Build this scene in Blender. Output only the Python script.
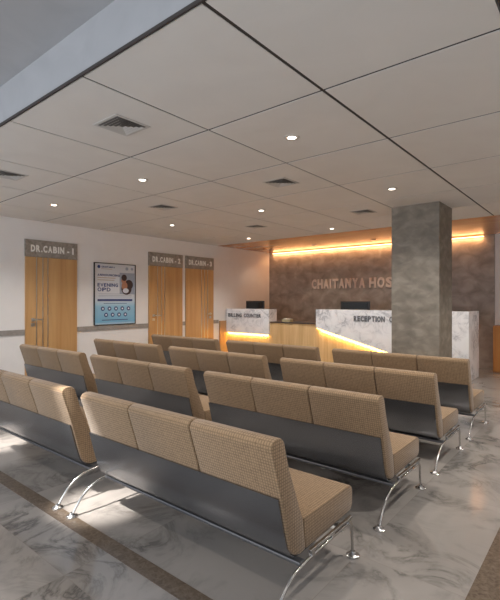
import bpy, bmesh, math, random
from mathutils import Vector, Matrix
random.seed(7)
for o in list(bpy.data.objects): bpy.data.objects.remove(o)
scene = bpy.context.scene
col = scene.collection
# The place is laid out in units of the eye height; S turns them into metres.
S = 1.45
EYE = 1.0
YAW = math.radians(39.42)
CEIL = 1.953            # tiled ceiling
HIGH = 2.169            # raised perimeter ceiling
XL, XR = -5.33, 1.25    # left and right wall
YB, YF = 7.12, -1.05    # reception wall, window wall behind the viewer

# ---------------------------------------------------------------- camera
cam_d = bpy.data.cameras.new('camera'); cam = bpy.data.objects.new('camera', cam_d); col.objects.link(cam)
cam.location = (0, 0, EYE*S); cam.rotation_euler = (math.radians(90), 0, YAW)
cam_d.sensor_fit = 'HORIZONTAL'; cam_d.sensor_width = 36; cam_d.lens = 36*436.43/500
cam_d.clip_start = 0.02; cam_d.clip_end = 100
scene.camera = cam
# ---------------------------------------------------------------- light
w = bpy.data.worlds.new('world'); scene.world = w; w.use_nodes = True
w.node_tree.nodes['Background'].inputs[0].default_value = (0.80, 0.88, 1.0, 1)
w.node_tree.nodes['Background'].inputs[1].default_value = 1.2
def light(name, kind, loc, energy, color, rot=(0,0,0), **kw):
    d = bpy.data.lights.new(name, kind); d.energy = energy; d.color = color
    for k, v in kw.items(): setattr(d, k, v)
    o = bpy.data.objects.new(name, d); col.objects.link(o)
    o.location = [v*S for v in loc]; o.rotation_euler = rot
    return o
sun_dir = Vector((0.50, 0.87, -0.45)).normalized()
sun = light('sun', 'SUN', (-3, -6, 4), .5, (1.0, 0.93, 0.84), angle=math.radians(4))
sun.rotation_euler = sun_dir.to_track_quat('-Z', 'Y').to_euler()
# daylight entering through the glazed front
light('daylight', 'AREA', (-2.1, YF+0.06, 1.0), 56, (0.84, 0.92, 1.0), rot=(math.radians(90), 0, 0),
      shape='RECTANGLE', size=6.0*S, size_y=1.7*S)
vs = scene.view_settings
vs.view_transform = 'Standard'; vs.look = 'None'; vs.gamma = 1; vs.use_curve_mapping = False
def aimed(x, y, tx, ty, e, deg):
    d = Vector((tx-x, ty-y, -(HIGH-.02)))
    o = light('aimed border lamp', 'SPOT', (x, y, HIGH-.02), e, (1.0, .97, .93), spot_size=math.radians(deg), spot_blend=1.0, shadow_soft_size=.04)
    o.rotation_euler = d.to_track_quat('-Z', 'Y').to_euler()
aimed(-2.25, .25, -1.93, 1.2, 1500, 13)
aimed(-3.5, .25, -3.27, 1.27, 1500, 13)
for y in (2.0, 3.6, 5.2):
    light('border lamp', 'SPOT', (-.05, y, HIGH-.02), 110, (1.0, .96, .90), spot_size=math.radians(140), spot_blend=.8, shadow_soft_size=.06)
# round lamps in the raised ceiling border above and beside the viewer
for x in (-4.35, -3.1, -.85):
    light('border lamp', 'SPOT', (x, .30, HIGH-.02), 32, (1.0, .93, .84), spot_size=math.radians(150), spot_blend=.6, shadow_soft_size=.05)
vs.exposure = 0.36

# ---------------------------------------------------------------- materials
def mat(name, base=(.5,.5,.5), rough=.5, metal=0, spec=.5, emit=None, estr=0, coat=0):
    m = bpy.data.materials.new(name); m.use_nodes = True
    b = m.node_tree.nodes['Principled BSDF']
    b.inputs['Base Color'].default_value = (*base, 1); b.inputs['Roughness'].default_value = rough
    b.inputs['Metallic'].default_value = metal; b.inputs['Specular IOR Level'].default_value = spec
    b.inputs['Coat Weight'].default_value = coat
    if emit: b.inputs['Emission Color'].default_value = (*emit, 1); b.inputs['Emission Strength'].default_value = estr
    return m
def N(m, t, **kw):
    n = m.node_tree.nodes.new(t)
    for k, v in kw.items():
        if k in n.inputs: n.inputs[k].default_value = v
        else: setattr(n, k, v)
    return n
def L(m, a, b): m.node_tree.links.new(a, b)
def ramp(m, stops):
    r = N(m, 'ShaderNodeValToRGB'); e = r.color_ramp.elements
    while len(e) < len(stops): e.new(.5)
    for i, (p, c) in enumerate(stops): e[i].position = p; e[i].color = (*c, 1)
    return r
def objco(m, scale=(1,1,1)):
    tc = N(m, 'ShaderNodeTexCoord'); mp = N(m, 'ShaderNodeMapping'); mp.inputs['Scale'].default_value = scale
    L(m, tc.outputs['Object'], mp.inputs[0]); return mp.outputs[0]
def bsdf(m): return m.node_tree.nodes['Principled BSDF']
def cloudy(name, stops, scale, coord=(1,1,1), rough=.5, detail=6, distort=1.0, spec=.5, coat=0, bump=0):
    m = mat(name, rough=rough, spec=spec, coat=coat); v = objco(m, coord)
    n = N(m, 'ShaderNodeTexNoise', Scale=scale, Detail=detail, Distortion=distort); L(m, v, n.inputs['Vector'])
    r = ramp(m, stops); L(m, n.outputs[0], r.inputs[0]); L(m, r.outputs[0], bsdf(m).inputs['Base Color'])
    if bump:
        b = N(m, 'ShaderNodeBump', Strength=bump, Distance=.01); L(m, n.outputs[0], b.inputs['Height']); L(m, b.outputs[0], bsdf(m).inputs['Normal'])
    return m
def wood(name, a, b, along='Z', scale=10, rough=.45, coat=0, spec=.5):
    s = {'Z': (1,1,.06), 'X': (.06,1,1), 'Y': (1,.06,1)}[along]
    return cloudy(name, [(.3, a), (.7, b)], scale, s, rough, 5, .6, spec, coat)

def marble(name, light_c, dark_c, scale, rough, tile=None, vein=.5):
    m = mat(name, rough=rough)
    v = objco(m)
    n0 = N(m, 'ShaderNodeTexNoise', Scale=scale*.6, Detail=5.0, Distortion=.8); L(m, v, n0.inputs['Vector'])
    n1 = N(m, 'ShaderNodeTexNoise', Scale=scale, Detail=8.0, Roughness=.62, Distortion=1.6)
    if tile:   # every slab is cut from another part of the stone: offset the pattern per tile
        fl = N(m, 'ShaderNodeVectorMath', operation='DIVIDE'); fl.inputs[1].default_value = (tile[0], tile[1], 1); L(m, v, fl.inputs[0])
        f2 = N(m, 'ShaderNodeVectorMath', operation='FLOOR'); L(m, fl.outputs[0], f2.inputs[0])
        f3 = N(m, 'ShaderNodeVectorMath', operation='MULTIPLY'); f3.inputs[1].default_value = (7.3, 3.7, 0); L(m, f2.outputs[0], f3.inputs[0])
        ad = N(m, 'ShaderNodeVectorMath', operation='ADD'); L(m, v, ad.inputs[0]); L(m, f3.outputs[0], ad.inputs[1])
        L(m, ad.outputs[0], n1.inputs['Vector']); L(m, ad.outputs[0], n0.inputs['Vector'])
    else: L(m, v, n1.inputs['Vector'])
    # veins = thin band around the middle value of the noise
    sb = N(m, 'ShaderNodeMath', operation='SUBTRACT'); L(m, n1.outputs[0], sb.inputs[0]); sb.inputs[1].default_value = .5
    ab = N(m, 'ShaderNodeMath', operation='ABSOLUTE'); L(m, sb.outputs[0], ab.inputs[0])
    r = ramp(m, [(0, (1,1,1)), (.02, (.55,.55,.55)), (.07, (0,0,0))]); L(m, ab.outputs[0], r.inputs[0])
    r0 = ramp(m, [(.42, (0,0,0)), (.62, (1,1,1))]); L(m, n0.outputs[0], r0.inputs[0])
    ml = N(m, 'ShaderNodeMath', operation='MULTIPLY'); L(m, r.outputs[0], ml.inputs[0]); L(m, r0.outputs[0], ml.inputs[1])
    m2 = N(m, 'ShaderNodeMath', operation='MULTIPLY'); L(m, ml.outputs[0], m2.inputs[0]); m2.inputs[1].default_value = vein
    r4 = N(m, 'ShaderNodeMath', operation='MULTIPLY_ADD'); L(m, r0.outputs[0], r4.inputs[0]); r4.inputs[1].default_value = .22; L(m, m2.outputs[0], r4.inputs[2])
    mx = N(m, 'ShaderNodeMix', data_type='RGBA'); mx.inputs[6].default_value = (*light_c, 1); mx.inputs[7].default_value = (*dark_c, 1)
    L(m, r4.outputs[0], mx.inputs[0]); out = mx.outputs[2]
    if tile:
        br = N(m, 'ShaderNodeTexBrick', Scale=1.0); br.offset = 0; br.inputs['Mortar Size'].default_value = .0016
        br.inputs['Brick Width'].default_value = tile[0]; br.inputs['Row Height'].default_value = tile[1]
        L(m, v, br.inputs['Vector'])
        mm = N(m, 'ShaderNodeMix', data_type='RGBA'); L(m, br.outputs['Fac'], mm.inputs[0]); L(m, out, mm.inputs[6]); mm.inputs[7].default_value = (.22,.19,.165,1)
        out = mm.outputs[2]
    L(m, out, bsdf(m).inputs['Base Color'])
    return m

M = {}
M['wall'] = cloudy('wall paint', [(.3,(.79,.76,.74)),(.7,(.82,.79,.77))], 3, rough=.6)
M['tile'] = cloudy('ceiling board', [(.3,(.70,.67,.63)),(.7,(.74,.71,.67))], 2, rough=.75)
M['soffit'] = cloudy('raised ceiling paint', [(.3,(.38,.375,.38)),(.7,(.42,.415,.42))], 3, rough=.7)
M['gap'] = mat('shadow gap', (.05,.04,.035), .8)
M['floor'] = marble('polished marble floor', (.29,.262,.238), (.08,.073,.066), 1.9, .13, tile=(1.108,1.154), vein=.7)
M['stripe'] = cloudy('brown granite', [(.3,(.085,.06,.042)),(.7,(.15,.115,.085))], 40, rough=.22, detail=8)
M['counter_marble'] = marble('white marble', (.93,.93,.95), (.40,.41,.45), 3.2, .2, vein=.8)
M['stone'] = cloudy('brown stone', [(.3,(.21,.172,.145)),(.5,(.30,.252,.215)),(.72,(.42,.36,.31))], 3.6, (1,1,1.3), .38, 9, .5)
M['column'] = cloudy('grey brown stone', [(.3,(.165,.14,.11)),(.5,(.225,.193,.152)),(.72,(.32,.28,.225))], 5.5, (1,1,1.5), .5, 9, .4)
M['wood'] = wood('door veneer', (.47,.25,.095), (.60,.36,.16), 'Z', 9, .4)
M['oak'] = wood('counter veneer', (.66,.42,.19), (.80,.56,.29), 'Z', 14, .4)
M['ceilwood'] = wood('lacquered wood ceiling', (.52,.22,.07), (.64,.31,.11), 'X', 8, .16)
M['cabinet'] = wood('cabinet veneer', (.38,.15,.035), (.46,.20,.055), 'Z', 9, .4)
M['signstone'] = cloudy('sign stone', [(.3,(.20,.175,.15)),(.7,(.36,.32,.28))], 14, rough=.5)
M['band'] = cloudy('wall band', [(.3,(.26,.235,.215)),(.7,(.34,.31,.285))], 12, rough=.5)
M['steel'] = mat('brushed steel', (.62,.60,.57), .28, 1)
M['chrome'] = mat('chrome', (.52,.51,.50), .24, 1)
M['beam'] = mat('dark steel beam', (.10,.10,.105), .4, .6)
M['panel'] = mat('grey lacquered steel', (.24,.245,.26), .24, .9)
M['white'] = mat('white letters', (.86,.84,.80), .45)
M['pinkletter'] = mat('pale letters', (.62,.50,.43), .45)
M['dark'] = mat('dark letters', (.14,.14,.15), .4)
M['black'] = mat('black plastic', (.02,.02,.022), .35)
M['screen'] = mat('screen', (.012,.014,.016), .12)
M['darktop'] = mat('dark desk top', (.05,.04,.035), .3)
M['vent'] = mat('vent paint', (.55,.53,.50), .5)
M['ventdark'] = mat('vent dark', (.16,.15,.14), .7)
M['lamp'] = mat('lamp disc', (1,1,1), .5, emit=(1,.90,.76), estr=9)
M['strip'] = mat('warm light strip', (1,.8,.5), .5, emit=(1,.56,.24), estr=6)
M['strip2'] = mat('yellow light strip', (1,.8,.4), .5, emit=(1,.56,.12), estr=7)
M['trimmetal'] = mat('lamp trim', (.62,.58,.53), .4)
M['bronze'] = mat('bronze trim', (.25,.12,.05), .35, .6)
M['p_white'] = mat('poster white', (.85,.87,.90), .35)
M['p_navy'] = mat('poster navy', (.035,.06,.20), .35)
M['p_skin'] = mat('poster skin tone', (.42,.20,.12), .4)
M['p_hair'] = mat('poster dark hair', (.05,.03,.03), .4)
M['p_grey'] = mat('poster grey blue', (.34,.38,.46), .4)
M['p_coat'] = mat('poster coat', (.62,.64,.70), .4)
M['p_gold'] = mat('poster tan text', (.45,.33,.22), .4)
M['paper'] = mat('tan paper', (.45,.38,.22), .6)

def fabric():
    m = mat('tan woven fabric', rough=.9, spec=.2)
    tc = N(m, 'ShaderNodeTexCoord'); sp = N(m, 'ShaderNodeSeparateXYZ'); L(m, tc.outputs['Object'], sp.inputs[0])
    nm = N(m, 'ShaderNodeSeparateXYZ'); L(m, tc.outputs['Normal'], nm.inputs[0])
    def ab(o):
        a = N(m, 'ShaderNodeMath', operation='ABSOLUTE'); L(m, o, a.inputs[0]); return a.outputs[0]
    def gt(o, t):
        a = N(m, 'ShaderNodeMath', operation='GREATER_THAN'); L(m, o, a.inputs[0]); a.inputs[1].default_value = t; return a.outputs[0]
    def mix(f, a, b):
        x = N(m, 'ShaderNodeMix', data_type='FLOAT'); L(m, f, x.inputs[0]); L(m, a, x.inputs[2]); L(m, b, x.inputs[3]); return x.outputs[0]
    v = mix(gt(ab(nm.outputs[2]), .6), sp.outputs[2], sp.outputs[1])
    u = mix(gt(ab(nm.outputs[0]), .6), sp.outputs[0], sp.outputs[1])
    def wave(o, k):
        a = N(m, 'ShaderNodeMath', operation='MULTIPLY'); L(m, o, a.inputs[0]); a.inputs[1].default_value = k
        s = N(m, 'ShaderNodeMath', operation='SINE'); L(m, a.outputs[0], s.inputs[0]); return s.outputs[0]
    k = 2*math.pi/.0150
    mx = N(m, 'ShaderNodeMath', operation='MAXIMUM'); L(m, wave(u, k), mx.inputs[0]); L(m, wave(v, k), mx.inputs[1])
    n = N(m, 'ShaderNodeTexNoise', Scale=60.0, Detail=4.0); L(m, tc.outputs['Object'], n.inputs['Vector'])
    ad = N(m, 'ShaderNodeMath', operation='MULTIPLY_ADD'); L(m, n.outputs[0], ad.inputs[0]); ad.inputs[1].default_value = 1.6; L(m, mx.outputs[0], ad.inputs[2])
    r = ramp(m, [(.45, (.31,.205,.118)), (1.0, (.115,.072,.040))])
    mr = N(m, 'ShaderNodeMapRange'); mr.inputs[1].default_value = -.2; mr.inputs[2].default_value = 2.2; L(m, ad.outputs[0], mr.inputs[0])
    L(m, mr.outputs[0], r.inputs[0]); L(m, r.outputs[0], bsdf(m).inputs['Base Color'])
    b = N(m, 'ShaderNodeBump', Strength=.25, Distance=.003); L(m, mx.outputs[0], b.inputs['Height']); b.invert = True
    L(m, b.outputs[0], bsdf(m).inputs['Normal'])
    bsdf(m).inputs['Sheen Weight'].default_value = .2
    return m
M['fabric'] = fabric()
M['piping'] = mat('dark seam piping', (.06,.04,.03), .7)

# ---------------------------------------------------------------- mesh helpers
def box(bm, x0, x1, y0, y1, z0, z1, bev=0, seg=2):
    r = bmesh.ops.create_cube(bm, size=1)
    vs_ = r['verts']
    for v in vs_:
        v.co = Vector(((x0+x1)/2 + v.co.x*(x1-x0), (y0+y1)/2 + v.co.y*(y1-y0), (z0+z1)/2 + v.co.z*(z1-z0)))
    if bev:
        es = {e for v in vs_ for e in v.link_edges}
        bmesh.ops.bevel(bm, geom=list(es), offset=bev, segments=seg, affect='EDGES', profile=.5)
def prism(bm, pts, axis, a, b, bev=0, seg=2):
    """extrude polygon; axis 'X': pts are (y,z) run from x=a to b; 'Y': pts are (x,z)"""
    def co(p, t): return (t, p[0], p[1]) if axis == 'X' else (p[0], t, p[1])
    A = [bm.verts.new(co(p, a)) for p in pts]; B = [bm.verts.new(co(p, b)) for p in pts]
    fs = [bm.faces.new(A), bm.faces.new(B[::-1])]
    n = len(pts)
    for i in range(n): fs.append(bm.faces.new((A[i], B[i], B[(i+1) % n], A[(i+1) % n])))
    bmesh.ops.recalc_face_normals(bm, faces=fs)
    if bev:
        es = {e for f in fs for e in f.edges}
        bmesh.ops.bevel(bm, geom=list(es), offset=bev, segments=seg, affect='EDGES', profile=.5)
def tube(bm, pts, r, seg=10, flat=1.0):
    pts = [Vector(p) for p in pts]; rings = []
    for i, p in enumerate(pts):
        d = (pts[min(i+1, len(pts)-1)] - pts[max(i-1, 0)]).normalized()
        up = Vector((1, 0, 0)) if abs(d.x) < .9 else Vector((0, 0, 1))
        a = d.cross(up).normalized(); b = d.cross(a).normalized()
        rings.append([bm.verts.new(p + a*r*math.cos(2*math.pi*k/seg) + b*r*flat*math.sin(2*math.pi*k/seg)) for k in range(seg)])
    for i in range(len(rings)-1):
        for k in range(seg):
            bm.faces.new((rings[i][k], rings[i][(k+1) % seg], rings[i+1][(k+1) % seg], rings[i+1][k]))
    bm.faces.new(rings[0][::-1]); bm.faces.new(rings[-1])
def lathe(bm, prof, cx, cy, seg=28, close=True):
    rings = [[bm.verts.new((cx + r*math.cos(2*math.pi*k/seg), cy + r*math.sin(2*math.pi*k/seg), z)) for k in range(seg)] for r, z in prof]
    for i in range(len(rings)-1):
        for k in range(seg):
            bm.faces.new((rings[i][k], rings[i][(k+1) % seg], rings[i+1][(k+1) % seg], rings[i+1][k]))
    if close: bm.faces.new(rings[0]); bm.faces.new(rings[-1])
def obj(name, bm, m, parent=None, smooth=False, scale=True):
    bmesh.ops.recalc_face_normals(bm, faces=bm.faces[:])
    if scale: bmesh.ops.scale(bm, vec=(S, S, S), verts=bm.verts[:])
    me = bpy.data.meshes.new(name); bm.to_mesh(me); bm.free()
    me.materials.append(m)
    if smooth:
        for p in me.polygons: p.use_smooth = True
        me.set_sharp_from_angle(angle=math.radians(40))
    o = bpy.data.objects.new(name, me); col.objects.link(o)
    if parent: o.parent = parent
    return o
def tag(o, label=None, cat=None, group=None, kind=None):
    if label: o['label'] = label
    if cat: o['category'] = cat
    if group: o['group'] = group
    if kind: o['kind'] = kind
    return o
def empty(name, loc, rz=0):
    o = bpy.data.objects.new(name, None); col.objects.link(o); o.empty_display_size = .1
    o.location = [v*S for v in loc]; o.rotation_euler = (0, 0, rz); return o
def struct(name, bm, m, label=None, cat=None, parent=None):
    o = obj(name, bm, m, parent); o['kind'] = 'structure'
    if label: o['label'] = label
    if cat: o['category'] = cat
    return o
def nb(): return bmesh.new()
def boxes(*bs):
    bm = nb()
    for b in bs: box(bm, *b)
    return bm
def text(name, s, size, m, parent, loc, rot, xs=1.0, bold=.0, depth=.004, align='LEFT', shear=0, spacing=1.0):
    """lettering as a solid mesh; size = cap height, loc in layout units relative to the parent"""
    c = bpy.data.curves.new(name, 'FONT'); c.body = s; c.size = size*S/.73; c.extrude = depth*S; c.offset = bold*S
    c.align_x = align; c.space_character = spacing; c.resolution_u = 3
    t = bpy.data.objects.new('tmp', c); col.objects.link(t)
    dg = bpy.context.evaluated_depsgraph_get(); me = bpy.data.meshes.new_from_object(t.evaluated_get(dg))
    bpy.data.objects.remove(t)
    me.transform(Matrix.Diagonal((xs, 1, 1, 1))); me.materials.clear(); me.materials.append(m)
    o = bpy.data.objects.new(name, me); col.objects.link(o)
    o.location = [v*S for v in loc]; o.rotation_euler = rot
    if parent: o.parent = parent
    return o
def text_fit(name, s, x0, x1, size, m, parent, loc, rot, bold=.0, depth=.004):
    """block capitals: every letter is fitted to its own slot of the line"""
    wts = {'I': .34, '1': .4, '-': .55, '.': .3, ' ': .35, 'N': 1.05, 'C': .95, 'E': .85, 'L': .8}
    gap = .2; ws = [wts.get(ch, 1) for ch in s]; tot = sum(ws)+gap*(len(s)-1); k = (x1-x0)*S/tot
    V, F = [], []; x = 0
    for ch, wt in zip(s, ws):
        if ch != ' ':
            o = text('tmp_letter', ch, size, m, None, (0,0,0), (0,0,0), bold=bold, depth=depth)
            me = o.data; xa = min(v.co.x for v in me.vertices); xb = max(v.co.x for v in me.vertices)
            b0 = len(V)
            V += [(x + (v.co.x-xa)*wt*k/(xb-xa), v.co.y, v.co.z) for v in me.vertices]
            F += [tuple(b0+q for q in p.vertices) for p in me.polygons]
            bpy.data.objects.remove(o); bpy.data.meshes.remove(me)
        x += (wt+gap)*k
    me = bpy.data.meshes.new(name); me.from_pydata(V, [], F); me.materials.append(m)
    o = bpy.data.objects.new(name, me); col.objects.link(o)
    o.location = [v*S for v in loc]; o.rotation_euler = rot
    if parent: o.parent = parent
    return o
FACE_Y = (math.radians(90), 0, 0)                 # faces the viewer side (-Y), reads along +X
FACE_X = (math.radians(90), 0, math.radians(90))  # on the left wall, faces +X, reads along +Y

# ---------------------------------------------------------------- structure
T = .06
struct('floor', boxes((XL-.1, XR+.1, YF-.1, YB+.1, -.08, 0)), M['floor'], 'glossy grey veined marble floor of the waiting hall', 'floor')
struct('trim_1', boxes((XL, -.37, .975, 1.045, 0, .0015)), M['stripe'], 'dark brown stone stripe crossing the marble floor under the front benches', 'floor stripe')
struct('trim_2', boxes((-.37, -.275, YF, 5.564, 0, .0015)), M['stripe'], 'dark brown stone stripe running down the right edge of the aisle', 'floor stripe')
struct('wall_left', boxes((XL-.1, XL, YF-.1, YB+.1, 0, HIGH+.1)), M['wall'], 'pale plaster wall with the cabin doors', 'wall')
struct('wall_back', boxes((XL-.1, XR+.1, YB, YB+.1, 0, HIGH+.1)), M['wall'], 'plain plaster wall at the right of the brown stone panelling', 'wall')
struct('wall_right', boxes((XR, XR+.1, YF-.1, YB+.1, 0, HIGH+.1)), M['wall'])
# glazed front behind the viewer: sill, header and mullions with open daylight between
bm = boxes((XL-.1, XR+.1, YF-.1, YF, 0, .12), (XL-.1, XR+.1, YF-.1, YF, 2.05, HIGH+.1))
for x in (-5.33, -4.0, -2.7, -1.4, -.1, 1.2): box(bm, x-.05, x+.05, YF-.1, YF, .12, 2.05)
struct('wall_front', bm, M['soffit'])
# feature stone wall
bm = nb()
xs = [XL, -4.315, -3.30, -2.285, -1.27]
for a, b in zip(xs, xs[1:]): box(bm, a+.0015, b-.0015, YB-.02, YB, 0, CEIL)
struct('trim_3', bm, M['stone'], 'brown stone panelling covering the wall behind the reception', 'wall panelling')
# tiled ceiling: boards with open joints under a dark backing
GX = [-.274-.7306*k for k in range(7)] + [XL]; GY = [.98+.764*j for j in range(7)]
bm = nb()
for i in range(len(GX)-1):
    for j in range(len(GY)-1):
        gx1 = .0085 if i == 1 else .0058
        gx0 = .0085 if i == 0 else .0058
        a, b = GX[i+1]+(gx0 if i+1 == 1 else .0058), GX[i]-(gx1 if i == 1 else .0058)
        box(bm, a, b, GY[j]+.0075, GY[j+1]-.0075, CEIL, CEIL+.003)
struct('ceiling', bm, M['tile'], 'grey beige square ceiling boards with dark joints', 'ceiling')
struct('trim_4', boxes((XL, -.2825, .9885, 5.564, CEIL+.0032, CEIL+.03)), M['gap'], 'dark joint grid between the ceiling boards', 'ceiling grid')
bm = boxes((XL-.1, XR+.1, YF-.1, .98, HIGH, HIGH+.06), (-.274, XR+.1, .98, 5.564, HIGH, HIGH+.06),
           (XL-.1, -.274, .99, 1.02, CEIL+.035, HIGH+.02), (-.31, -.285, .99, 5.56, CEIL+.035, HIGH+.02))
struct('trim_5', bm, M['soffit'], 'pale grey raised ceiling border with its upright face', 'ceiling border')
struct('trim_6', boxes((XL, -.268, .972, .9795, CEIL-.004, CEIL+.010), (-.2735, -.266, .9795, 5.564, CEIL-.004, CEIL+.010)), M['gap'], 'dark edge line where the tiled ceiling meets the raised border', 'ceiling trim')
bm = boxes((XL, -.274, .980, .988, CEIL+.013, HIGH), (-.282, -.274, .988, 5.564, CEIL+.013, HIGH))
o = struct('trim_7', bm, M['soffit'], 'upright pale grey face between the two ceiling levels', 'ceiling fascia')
struct('trim_8', boxes((XL, XR, 5.566, YB, CEIL, CEIL+.04), (-.274, XR, 5.566, 5.6, CEIL, HIGH)), M['ceilwood'], 'glossy orange wood ceiling above the reception', 'wood ceiling')
# column
struct('column', boxes((-1.732, -1.262, 4.41, 4.85, 0, CEIL)), M['column'], 'grey brown stone column rising in front of the reception counter', 'column')
# wall band between doors
D = [(2.288, 2.943), (4.078, 4.752), (4.817, 5.467)]
bm = nb()
ys = [YF] + [v for d in D for v in d] + [5.60]
for a, b in zip(ys[0::2], ys[1::2]): box(bm, XL, XL+.012, a, b, .589, .651)
struct('trim_9', bm, M['band'], 'grey brown rail running along the left wall between the doors', 'wall rail')

# ---------------------------------------------------------------- doors
LINES = [(.205, .32, .415), (.245, .36, .45), (.545, .655, .77)]
for n, (y0, y1) in enumerate(D):
    wd = y1-y0
    bm = boxes((XL, XL+.018, y0+.004, y1-.004, 0, 1.516))
    where = ['beside the blue poster', 'nearer of the pair by the reception', 'closest to the reception counter'][n]
    d = struct('door_%d' % (n+1), bm, M['wood'], 'orange wood cabin door with three steel strips, ' + where, 'door')
    for k in LINES[n]:
        s = obj('inlay_strip', boxes((XL+.0182, XL+.022, y0+wd*k-.005, y0+wd*k+.005, 0, 1.512)), M['steel'], d)
    hy, sg = (y0+.09*1, 1) if n < 2 else (y1-.09, -1)
    bm = nb()
    box(bm, XL+.018, XL+.026, hy-.02, hy+.02, .765-.02, .765+.02, .003)
    tube(bm, [(XL+.02, hy, .765), (XL+.055, hy, .765), (XL+.06, hy+sg*.012, .765), (XL+.06, hy+sg*.10, .765)], .009, 10)
    obj('door_handle', bm, M['steel'], d, smooth=True)
    obj('lock_plate', boxes((XL+.018, XL+.024, hy-.022, hy+.022, .685, .725)), M['steel'], d)
    sgn = empty('door_sign', (XL, (y0+y1)/2, 1.518))
    tag(sgn, 'stone sign strip reading DR.CABIN - %d above a wood door' % (n+1), 'sign', 'cabin signs above the doors')
    obj('sign_board', boxes((0, .022, -wd/2, wd/2, 0, .205)), M['signstone'], sgn)
    text_fit('lettering', 'DR.CABIN - %d' % (n+1), y0+wd*.10, y1-wd*.08, .078, M['white'], sgn, (.0225, -wd/2+wd*.10, .065), FACE_X, bold=.005, depth=.003)

# ---------------------------------------------------------------- poster
py0, py1, pz0, pz1 = 3.184, 3.846, .655, 1.508
P = empty('framed_poster', (XL, py0, pz0))
tag(P, 'framed blue and white evening clinic poster on the left wall between two doors', 'poster')
pw, ph = py1-py0, pz1-pz0
bm = boxes((0, .02, 0, .010, 0, ph), (0, .02, pw-.010, pw, 0, ph), (0, .02, .010, pw-.010, 0, .010), (0, .02, .010, pw-.010, ph-.010, ph))
obj('frame', bm, M['black'], P)
def sheet():
    m = mat('poster print', rough=.3); v = objco(m); sp = N(m, 'ShaderNodeSeparateXYZ'); L(m, v, sp.inputs[0])
    mr = N(m, 'ShaderNodeMapRange'); mr.inputs[2].default_value = ph*S; L(m, sp.outputs[2], mr.inputs[0])
    r = ramp(m, [(0, (.55,.66,.75)), (.05, (.17,.42,.62)), (.30, (.30,.54,.70)), (.40, (.60,.68,.75)), (.48, (.64,.66,.70)), (1, (.66,.67,.70))])
    L(m, mr.outputs[0], r.inputs[0]); L(m, r.outputs[0], bsdf(m).inputs['Base Color']); return m
obj('poster_sheet', boxes((.001, .010, .010, pw-.010, .010, ph-.010)), sheet(), P)
def pbox(bm, a, b, c, d, k=0): box(bm, .0102+k*.0006, .0108+k*.0006, pw*a, pw*b, ph*c, ph*d)   # fractions left,right,bottom,top
def pt(s, a, b, z, size, m, k=0): text_fit('lettering', s, pw*a, pw*b, ph*size, m, P, (.0108+.0006*k, pw*a, ph*z), FACE_X, bold=.002, depth=.0006)
pt('EVENING', .08, .56, .62, .055, M['p_navy']); pt('OPD', .08, .38, .545, .06, M['p_navy'])
pt('ANNOUNCING', .08, .60, .79, .032, M['p_navy'])
pt('CHAITANYA', .17, .48, .925, .022, M['p_navy'])
bm = nb(); pbox(bm, .08,.50,.755,.766); pbox(bm, .08,.47,.72,.73); pbox(bm, .17,.42,.90,.907)
obj('caption_lines', bm, M['p_gold'], P)
bm = nb(); pbox(bm, .08,.92,.385,.42); pbox(bm, .22,.78,.345,.352); pbox(bm, .18,.80,.075,.088)
obj('blue_bands', bm, M['p_navy'], P)
bm = nb(); pbox(bm, .1,.9,.475,.482); pbox(bm, .1,.85,.50,.507); pbox(bm, .1,.9,.45,.457)
obj('caption_lines', bm, M['p_grey'], P)
bm = nb()
def disc(bm, cy, cz, r, k=0, sy=1):
    v = [bm.verts.new((.0112+k*.0006, pw*cy+r*sy*math.cos(t*math.pi/12), ph*cz+r*math.sin(t*math.pi/12))) for t in range(24)]
    v2 = [bm.verts.new((c.co.x-.0008, c.co.y, c.co.z)) for c in v]
    bm.faces.new(v); bm.faces.new(v2[::-1])
    for i in range(24): bm.faces.new((v[i], v2[i], v2[(i+1) % 24], v[(i+1) % 24]))
disc(bm, .11, .935, .022); obj('clinic_emblem', bm, M['p_navy'], P)
for a, z in [(.20+.155*i, .265) for i in range(5)]+[(.275+.155*i, .165) for i in range(4)]:
    bm = nb(); disc(bm, a, z, .030); ic = obj('icon_disc', bm, M['p_navy'], P)
    obj('icon_symbol', boxes((.0125, .0131, pw*a-.011, pw*a+.011, ph*z-.011, ph*z+.011)), M['p_white'], ic)
for a, q in ((.78, .024), (.91, .020)):
    bm = nb(); disc(bm, a, .925, q); obj('badge', bm, M['p_grey'], P)
bm = nb(); pbox(bm, .60, .975, .50, .855, 0); obj('picture_background', bm, M['p_grey'], P)
bm = nb(); disc(bm, .77, .59, .085, 1, 1.0); disc(bm, .83, .66, .07, 1.2, 1.0); obj('picture_clothing', bm, M['p_hair'], P)
bm = nb(); disc(bm, .72, .64, .055, 2.2, .9); disc(bm, .70, .73, .045, 2.4, .9); obj('picture_faces', bm, M['p_skin'], P)
bm = nb(); disc(bm, .71, .775, .045, 3, 1.0); obj('picture_hair', bm, M['p_hair'], P)
bm = nb(); disc(bm, .75, .56, .035, 3, 1.4); obj('picture_collar', bm, M['p_coat'], P)

# ---------------------------------------------------------------- reception
YC = 5.78
def letters_wall():
    r = empty('wall_lettering', (-4.316, YB-.02, 1.22))
    tag(r, 'large pale letters reading CHAITANYA HOSPITAL on the brown stone wall', 'lettering')
    text_fit('lettering', 'CHAITANYA', -4.316, -3.255, .165, M['pinkletter'], r, (0, -.012, 0), FACE_Y, bold=.010, depth=.011)
    text_fit('lettering', 'HOSPITAL', -3.175, -2.12, .165, M['pinkletter'], r, (1.141, -.012, 0), FACE_Y, bold=.010, depth=.011)
letters_wall()

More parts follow.
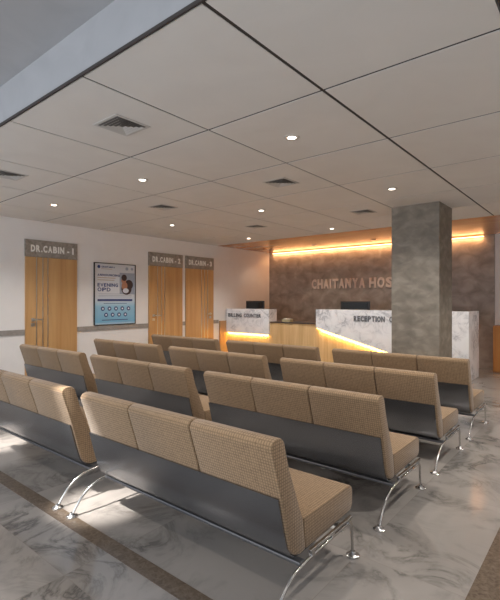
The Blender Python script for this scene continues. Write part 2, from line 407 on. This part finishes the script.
BC = empty('billing_counter', (-4.77, YC+.2, 0))
tag(BC, 'small marble fronted BILLING COUNTER with glowing underside against the left wall', 'counter')
def part(name, bm, m, root, smooth=False):
    """mesh given in room coordinates, parented to a root without moving"""
    bmesh.ops.translate(bm, vec=[-v/S for v in root.location], verts=bm.verts[:])
    return obj(name, bm, m, root, smooth)
def slats(bm, x0, x1, y, z0, z1, w=.05):
    n = max(1, round((x1-x0)/w)); k = (x1-x0)/n
    for i in range(n): box(bm, x0+i*k+.0012, x0+(i+1)*k-.0012, y, y+.01, z0, z1)
YW = YC+.03
bm = boxes((XL+.002, -4.197, YW+.008, YC+.45, 0, .625)); slats(bm, XL+.002, -4.197, YW, 0, .625); part('body', bm, M['oak'], BC)
part('return_panel', boxes((XL+.002, XL+.03, 5.62, YW, 0, .63)), M['wood'], BC)
part('desk_top', boxes((XL+.002, -4.197, YW-.012, YC+.47, .625, .64)), M['darktop'], BC)
part('front_panel', boxes((-5.30, -4.346, YC, YC+.028, .425, .846)), M['counter_marble'], BC)
part('ledge', boxes((-5.30, -4.346, YC+.028, YC+.22, .641, .846)), M['counter_marble'], BC)
part('light_strip', boxes((-5.28, -4.37, YC+.012, YC+.024, .412, .4245)), M['strip2'], BC)
t = text_fit('lettering', 'BILLING', -5.25, -4.935, .062, M['dark'], BC, (-5.25+4.77, -.204, .705), FACE_Y, bold=.003, depth=.003)
t = text_fit('lettering', 'COUNTER', -4.885, -4.51, .062, M['dark'], BC, (-4.885+4.77, -.204, .705), FACE_Y, bold=.003, depth=.003)
l = light('billing glow', 'AREA', (-4.83, YC+.018, .41), 7, (1, .62, .18), rot=(math.radians(35), 0, 0), shape='RECTANGLE', size=.9*S, size_y=.01*S)

RC = empty('reception_counter', (-2.7, YC+.25, 0))
tag(RC, 'long RECEPTION COUNTER in oak with white marble front cut on a glowing diagonal', 'counter')
bm = boxes((-4.195, -1.345, YW+.008, YC+.45, 0, .625)); slats(bm, -4.195, -1.345, YW, 0, .625); part('body', bm, M['oak'], RC)
part('desk_top', boxes((-4.195, -1.345, YW-.012, YC+.47, .625, .64)), M['darktop'], RC)
bm = nb(); prism(bm, [(-3.45, .857), (-3.45, .578), (-1.312, .02), (-1.312, .857)], 'Y', YC, YC+.028); part('front_panel', bm, M['counter_marble'], RC)
part('ledge', boxes((-3.45, -1.345, YC+.028, YC+.22, .641, .857)), M['counter_marble'], RC)
part('end_panel', boxes((-1.344, -1.312, YC+.0285, YC+.53, 0, .857)), M['counter_marble'], RC)
dz = (.578-.02)/(3.45-1.312)
bm = nb(); prism(bm, [(-3.44, .576), (-3.44, .560), (-1.40, .560-dz*2.04), (-1.40, .576-dz*2.04)], 'Y', YC+.010, YC+.024); part('light_strip', bm, M['strip2'], RC)
text_fit('lettering', 'RECEPTION', -2.823, -2.364, .075, M['dark'], RC, (-.123, -.254, .70), FACE_Y, bold=.004, depth=.003)
text_fit('lettering', 'COUNTER', -2.30, -1.92, .075, M['dark'], RC, (.40, -.254, .70), FACE_Y, bold=.004, depth=.003)
ang = math.atan(dz)
light('reception glow', 'AREA', (-2.42, YC+.017, .578-dz*1.03-.022), 14, (1, .62, .18), rot=(math.radians(35), ang, 0), shape='RECTANGLE', size=2.0*S, size_y=.01*S)
# monitors
def monitor(x, y, z, w_, h_, label):
    r = empty('monitor', (x, y, z)); tag(r, label, 'monitor', 'monitors on the reception desks')
    bm = nb(); box(bm, -w_/2, w_/2, -.012, .012, .06, .06+h_, .004); obj('housing', bm, M['black'], r)
    obj('screen', boxes((-w_/2+.01, w_/2-.01, .0122, .0140, .07, .05+h_)), M['screen'], r)
    obj('back_cover', boxes((-w_/2+.03, w_/2-.03, -.018, -.0125, .08, .04+h_)), M['screen'], r)
    bm = nb(); box(bm, -.02, .02, -.01, .01, .008, .08); box(bm, -.09, .09, -.06, .06, 0, .008, .002); obj('stand', bm, M['black'], r)
monitor(-4.91, 6.12, .64, .41, .285, 'black computer monitor standing behind the small billing counter')
monitor(-2.97, 6.12, .64, .476, .28, 'black computer monitor standing behind the reception counter, left of the column')
o = part('desk_organiser', boxes((-4.18, -4.03, 5.92, 6.03, .6405, .685)), M['paper'], empty('desk_tray', (-4.1, 5.97, .6405))); tag(o.parent, 'small tan desk tray on the dark worktop beside the billing counter', 'tray')
o.name = 'tray_body'
bm = nb(); box(bm, -4.17, -4.04, 5.93, 6.02, .6852, .69); part('papers', bm, M['p_white'], o.parent)
# cabinet
CB = empty('wooden_cabinet', (-.8, 6.95, 0)); tag(CB, 'low orange wood cabinet against the back wall at the right edge', 'cabinet')
part('carcass', boxes((-1.24, -.30, 6.82, YB-.022, 0, .641)), M['cabinet'], CB)
for a, b in ((-1.238, -.772), (-.768, -.302)): part('door', boxes((a, b, 6.805, 6.8195, .02, .635)), M['cabinet'], CB)

# LED strip on the stone wall
LS = empty('cove_light', (-3.33, YB-.05, CEIL-.03)); tag(LS, 'long glowing warm strip light along the top of the brown stone wall', 'strip light')
part('diffuser', boxes((-5.22, -1.41, YB-.048, YB-.030, CEIL-.028, CEIL-.018)), M['strip'], LS)
part('channel', boxes((-5.22, -1.41, YB-.030, YB-.021, CEIL-.036, CEIL-.010)), M['bronze'], LS)
light('cove uplight', 'AREA', (-3.32, YB-.06, CEIL-.05), 10, (1, .52, .22), rot=(math.radians(135), 0, 0), shape='RECTANGLE', size=3.8*S, size_y=.02*S)
light('cove glow', 'AREA', (-3.32, YB-.075, CEIL-.045), 15, (1, .52, .22), rot=(math.radians(20), 0, 0), shape='RECTANGLE', size=3.8*S, size_y=.02*S)

# ---------------------------------------------------------------- ceiling fixtures
cx = lambda k: -.274-.7306*{1: 1.585, 2: 2.42, 3: 3.525, 4: 4.45, 5: 5.49}[k]
cy = lambda j: .98+.764*(j+.5)
colname = {1: 'right', 3: 'middle', 5: 'left'}; rowname = {1: 'nearest', 3: 'second', 5: 'farthest'}
for j in (1, 3, 5):
    for k in (1, 3, 5):
        r = empty('downlight', (cx(k), cy(j), CEIL)); tag(r, 'small round recessed ceiling light, %s row from the front, %s line' % (rowname[j], colname[k]), 'ceiling light', 'round downlights in the tiled ceiling')
        bm = nb(); lathe(bm, [(.026, -.001), (.026, -.006), (.042, -.006), (.046, -.002), (.046, -.001)], 0, 0, close=False); obj('trim_ring', bm, M['trimmetal'], r, smooth=True)
        bm = nb(); lathe(bm, [(.0255, -.0012), (.0255, -.004)], 0, 0); obj('lamp_disc', bm, M['lamp'], r)
        light('downlight lamp', 'SPOT', (cx(k), cy(j), CEIL-.02), 84, (1, .94, .87), spot_size=math.radians(130), spot_blend=.8, shadow_soft_size=.05)
for i, x in enumerate((-5.0, -3.93, -2.85)):
    r = empty('spotlight', (x, 6.52, CEIL)); tag(r, 'tiny bronze rimmed spotlight in the orange wood ceiling, ' + ['leftmost', 'middle one', 'beside the column'][i], 'spotlight', 'spotlights in the wood ceiling')
    bm = nb(); lathe(bm, [(.026, -.001), (.026, -.016), (.038, -.014), (.040, -.001)], 0, 0, close=False); obj('trim_ring', bm, M['bronze'], r, smooth=True)
    bm = nb(); lathe(bm, [(.025, -.0012), (.025, -.006)], 0, 0); obj('lamp_disc', bm, M['lamp'], r)
    light('spot lamp', 'SPOT', (x, 6.52, CEIL-.03), (6, 30, 30)[i], (1, .78, .58), spot_size=math.radians(110), spot_blend=.7, shadow_soft_size=.03)
vr = {0: 'nearest', 2: 'second', 4: 'farthest'}
for j in (0, 2, 4):
    for k in (2, 4):
        r = empty('air_vent', (cx(k)-.01, cy(j)+(.035 if j == 0 else 0), CEIL)); tag(r, 'square louvred air vent in the ceiling, %s in the %s line' % (vr[j], 'right' if k == 2 else 'left'), 'air vent', 'square air vents in the tiled ceiling')
        h_, f_ = .108, .016
        bm = boxes((-h_, h_, -h_, -h_+f_, -.004, -.001), (-h_, h_, h_-f_, h_, -.004, -.001), (-h_, -h_+f_, -h_+f_, h_-f_, -.004, -.001), (h_-f_, h_, -h_+f_, h_-f_, -.004, -.001))
        obj('frame', bm, M['vent'], r)
        obj('opening', boxes((-h_+f_, h_-f_, -h_+f_, h_-f_, -.003, -.001)), M['ventdark'], r)
        bm = nb()   # four-way louvres: nested sloping square rings
        for q in range(4):
            R_ = .084-.020*q; r2 = R_-.011; z0, z1 = -.009, -.0035
            a = [bm.verts.new(p) for p in ((-R_,-R_,z0),(R_,-R_,z0),(R_,R_,z0),(-R_,R_,z0))]
            b = [bm.verts.new(p) for p in ((-r2,-r2,z1),(r2,-r2,z1),(r2,r2,z1),(-r2,r2,z1))]
            for e in range(4): bm.faces.new((a[e], a[(e+1) % 4], b[(e+1) % 4], b[e]))
        obj('louvre', bm, M['vent'], r)

# ---------------------------------------------------------------- benches
# bench origin: floor level, middle of its length, y = 0 at the line of its rear feet
Y0 = 1.03
W_ = .555; SW = 2*W_/3
def P_(y, z): return (y-Y0, z)
back_prof = [P_(1.062,.545), P_(1.070,.562), P_(1.090,.570), P_(1.118,.566), P_(1.132,.552), P_(1.160,.46), P_(1.243,.262), P_(1.258,.158), P_(1.222,.155), P_(1.190,.166), P_(1.168,.190), P_(1.146,.26), P_(1.116,.375)]
seat_prof = [P_(1.244,.266), P_(1.575,.268), P_(1.598,.260), P_(1.606,.240), P_(1.606,.190), P_(1.596,.170), P_(1.57,.164), P_(1.259,.158)]
def make_bench():
    r = empty('waiting_bench', (0, 0, 0))
    for i in range(3):
        a, b = -W_+i*SW+.0025, -W_+(i+1)*SW-.0025
        bm = nb(); prism(bm, back_prof, 'X', a, b, .006, 2); obj('backrest', bm, M['fabric'], r, smooth=True)
        bm = nb(); prism(bm, seat_prof, 'X', a, b, .006, 2); obj('seat', bm, M['fabric'], r, smooth=True)
    # curved steel panel closing the back under the upholstery
    out = [(1.108,.374), (1.138,.26), (1.158,.195), (1.176,.166), (1.20,.150), (1.24,.147)]
    inn = [(1.24,.151), (1.203,.154), (1.181,.169), (1.164,.197), (1.145,.26), (1.1145,.374)]
    bm = nb(); prism(bm, [P_(*p) for p in out+inn], 'X', -W_+.004, W_-.012); obj('back_panel', bm, M['panel'], r, smooth=True)
    bm = nb(); prism(bm, [P_(1.24,.147), P_(1.59,.157), P_(1.59,.163), P_(1.24,.153)], 'X', -W_+.004, W_-.012); obj('seat_pan', bm, M['panel'], r)
    bm = nb(); box(bm, -W_-.012, W_+.012, 1.20-Y0, 1.232-Y0, .128, .142, .004); obj('cross_beam', bm, M['beam'], r)
    bm = nb(); box(bm, -W_-.012, W_+.012, 1.49-Y0, 1.515-Y0, .122, .140, .004); obj('cross_beam', bm, M['steel'], r)
    for s in (-1, 1):
        x = s*(W_+.014)
        bm = nb()
        # rail under the seat and the bent rear and front legs in one chrome frame
        pts = [(1.034,.004), (1.050,.032), (1.082,.074), (1.118,.104), (1.165,.126), (1.25,.136), (1.40,.140), (1.53,.143), (1.553,.137), (1.564,.115), (1.572,.006)]
        tube(bm, [(x, p[0]-Y0, p[1]) for p in pts], .0060, 10, .9)
        fr = obj('leg_frame', bm, M['chrome'], r, smooth=True)
        bm = nb(); box(bm, x-.006, x+.006, 1.255-Y0, 1.56-Y0, .154, .163, .002)
        for yy in (1.27, 1.41, 1.535): box(bm, x-.006, x+.006, yy-.010-Y0, yy+.010-Y0, .140, .157)
        obj('seat_bracket', bm, M['chrome'], fr)
        for yy in (1.033, 1.573):
            bm = nb(); lathe(bm, [(.026, 0), (.026, .004), (.014, .010), (.009, .018)], x, yy-Y0, 20); obj('foot', bm, M['chrome'], fr, smooth=True)
    return r
def copy_tree(o, parent=None):
    c = o.copy(); col.objects.link(c); c.parent = parent
    for ch in list(o.children): copy_tree(ch, c)
    return c
ROWP, CX0, CXP = .7937, -1.342, 1.272
labels = {(0,0): 'tan woven three seat bench closest to the camera, its seat end at the aisle',
 (0,1): 'tan bench cut off by the left edge of the picture, left of the closest bench',
 (1,0): 'tan three seat bench directly in front of the closest bench, right end on the aisle',
 (1,1): 'tan second row bench in the middle, bright grey panel under its back',
 (1,2): 'tan bench in the second row below the first cabin door, beside the left wall',
 (2,0): 'tan third row bench with its right end at the aisle, column behind its corner',
 (2,1): 'tan bench in the middle of the third row, between two benches',
 (2,2): 'tan bench in the third row below the blue poster, nearest the left wall',
 (3,0): 'tan bench farthest along the right aisle, in front of the stone column',
 (3,1): 'tan bench in the last row in front of the small marble counter glow',
 (3,2): 'tan bench in the last row below the two neighbouring cabin doors'}
proto = make_bench(); first = True
for (i, j), lab in labels.items():
    b = proto if first else copy_tree(proto)
    first = False
    b.location = ((CX0-CXP*j)*S, (Y0+ROWP*i)*S, .0)
    if i == 0: b.location.z = .0015*S
    tag(b, lab, 'bench', 'waiting benches set out in rows')
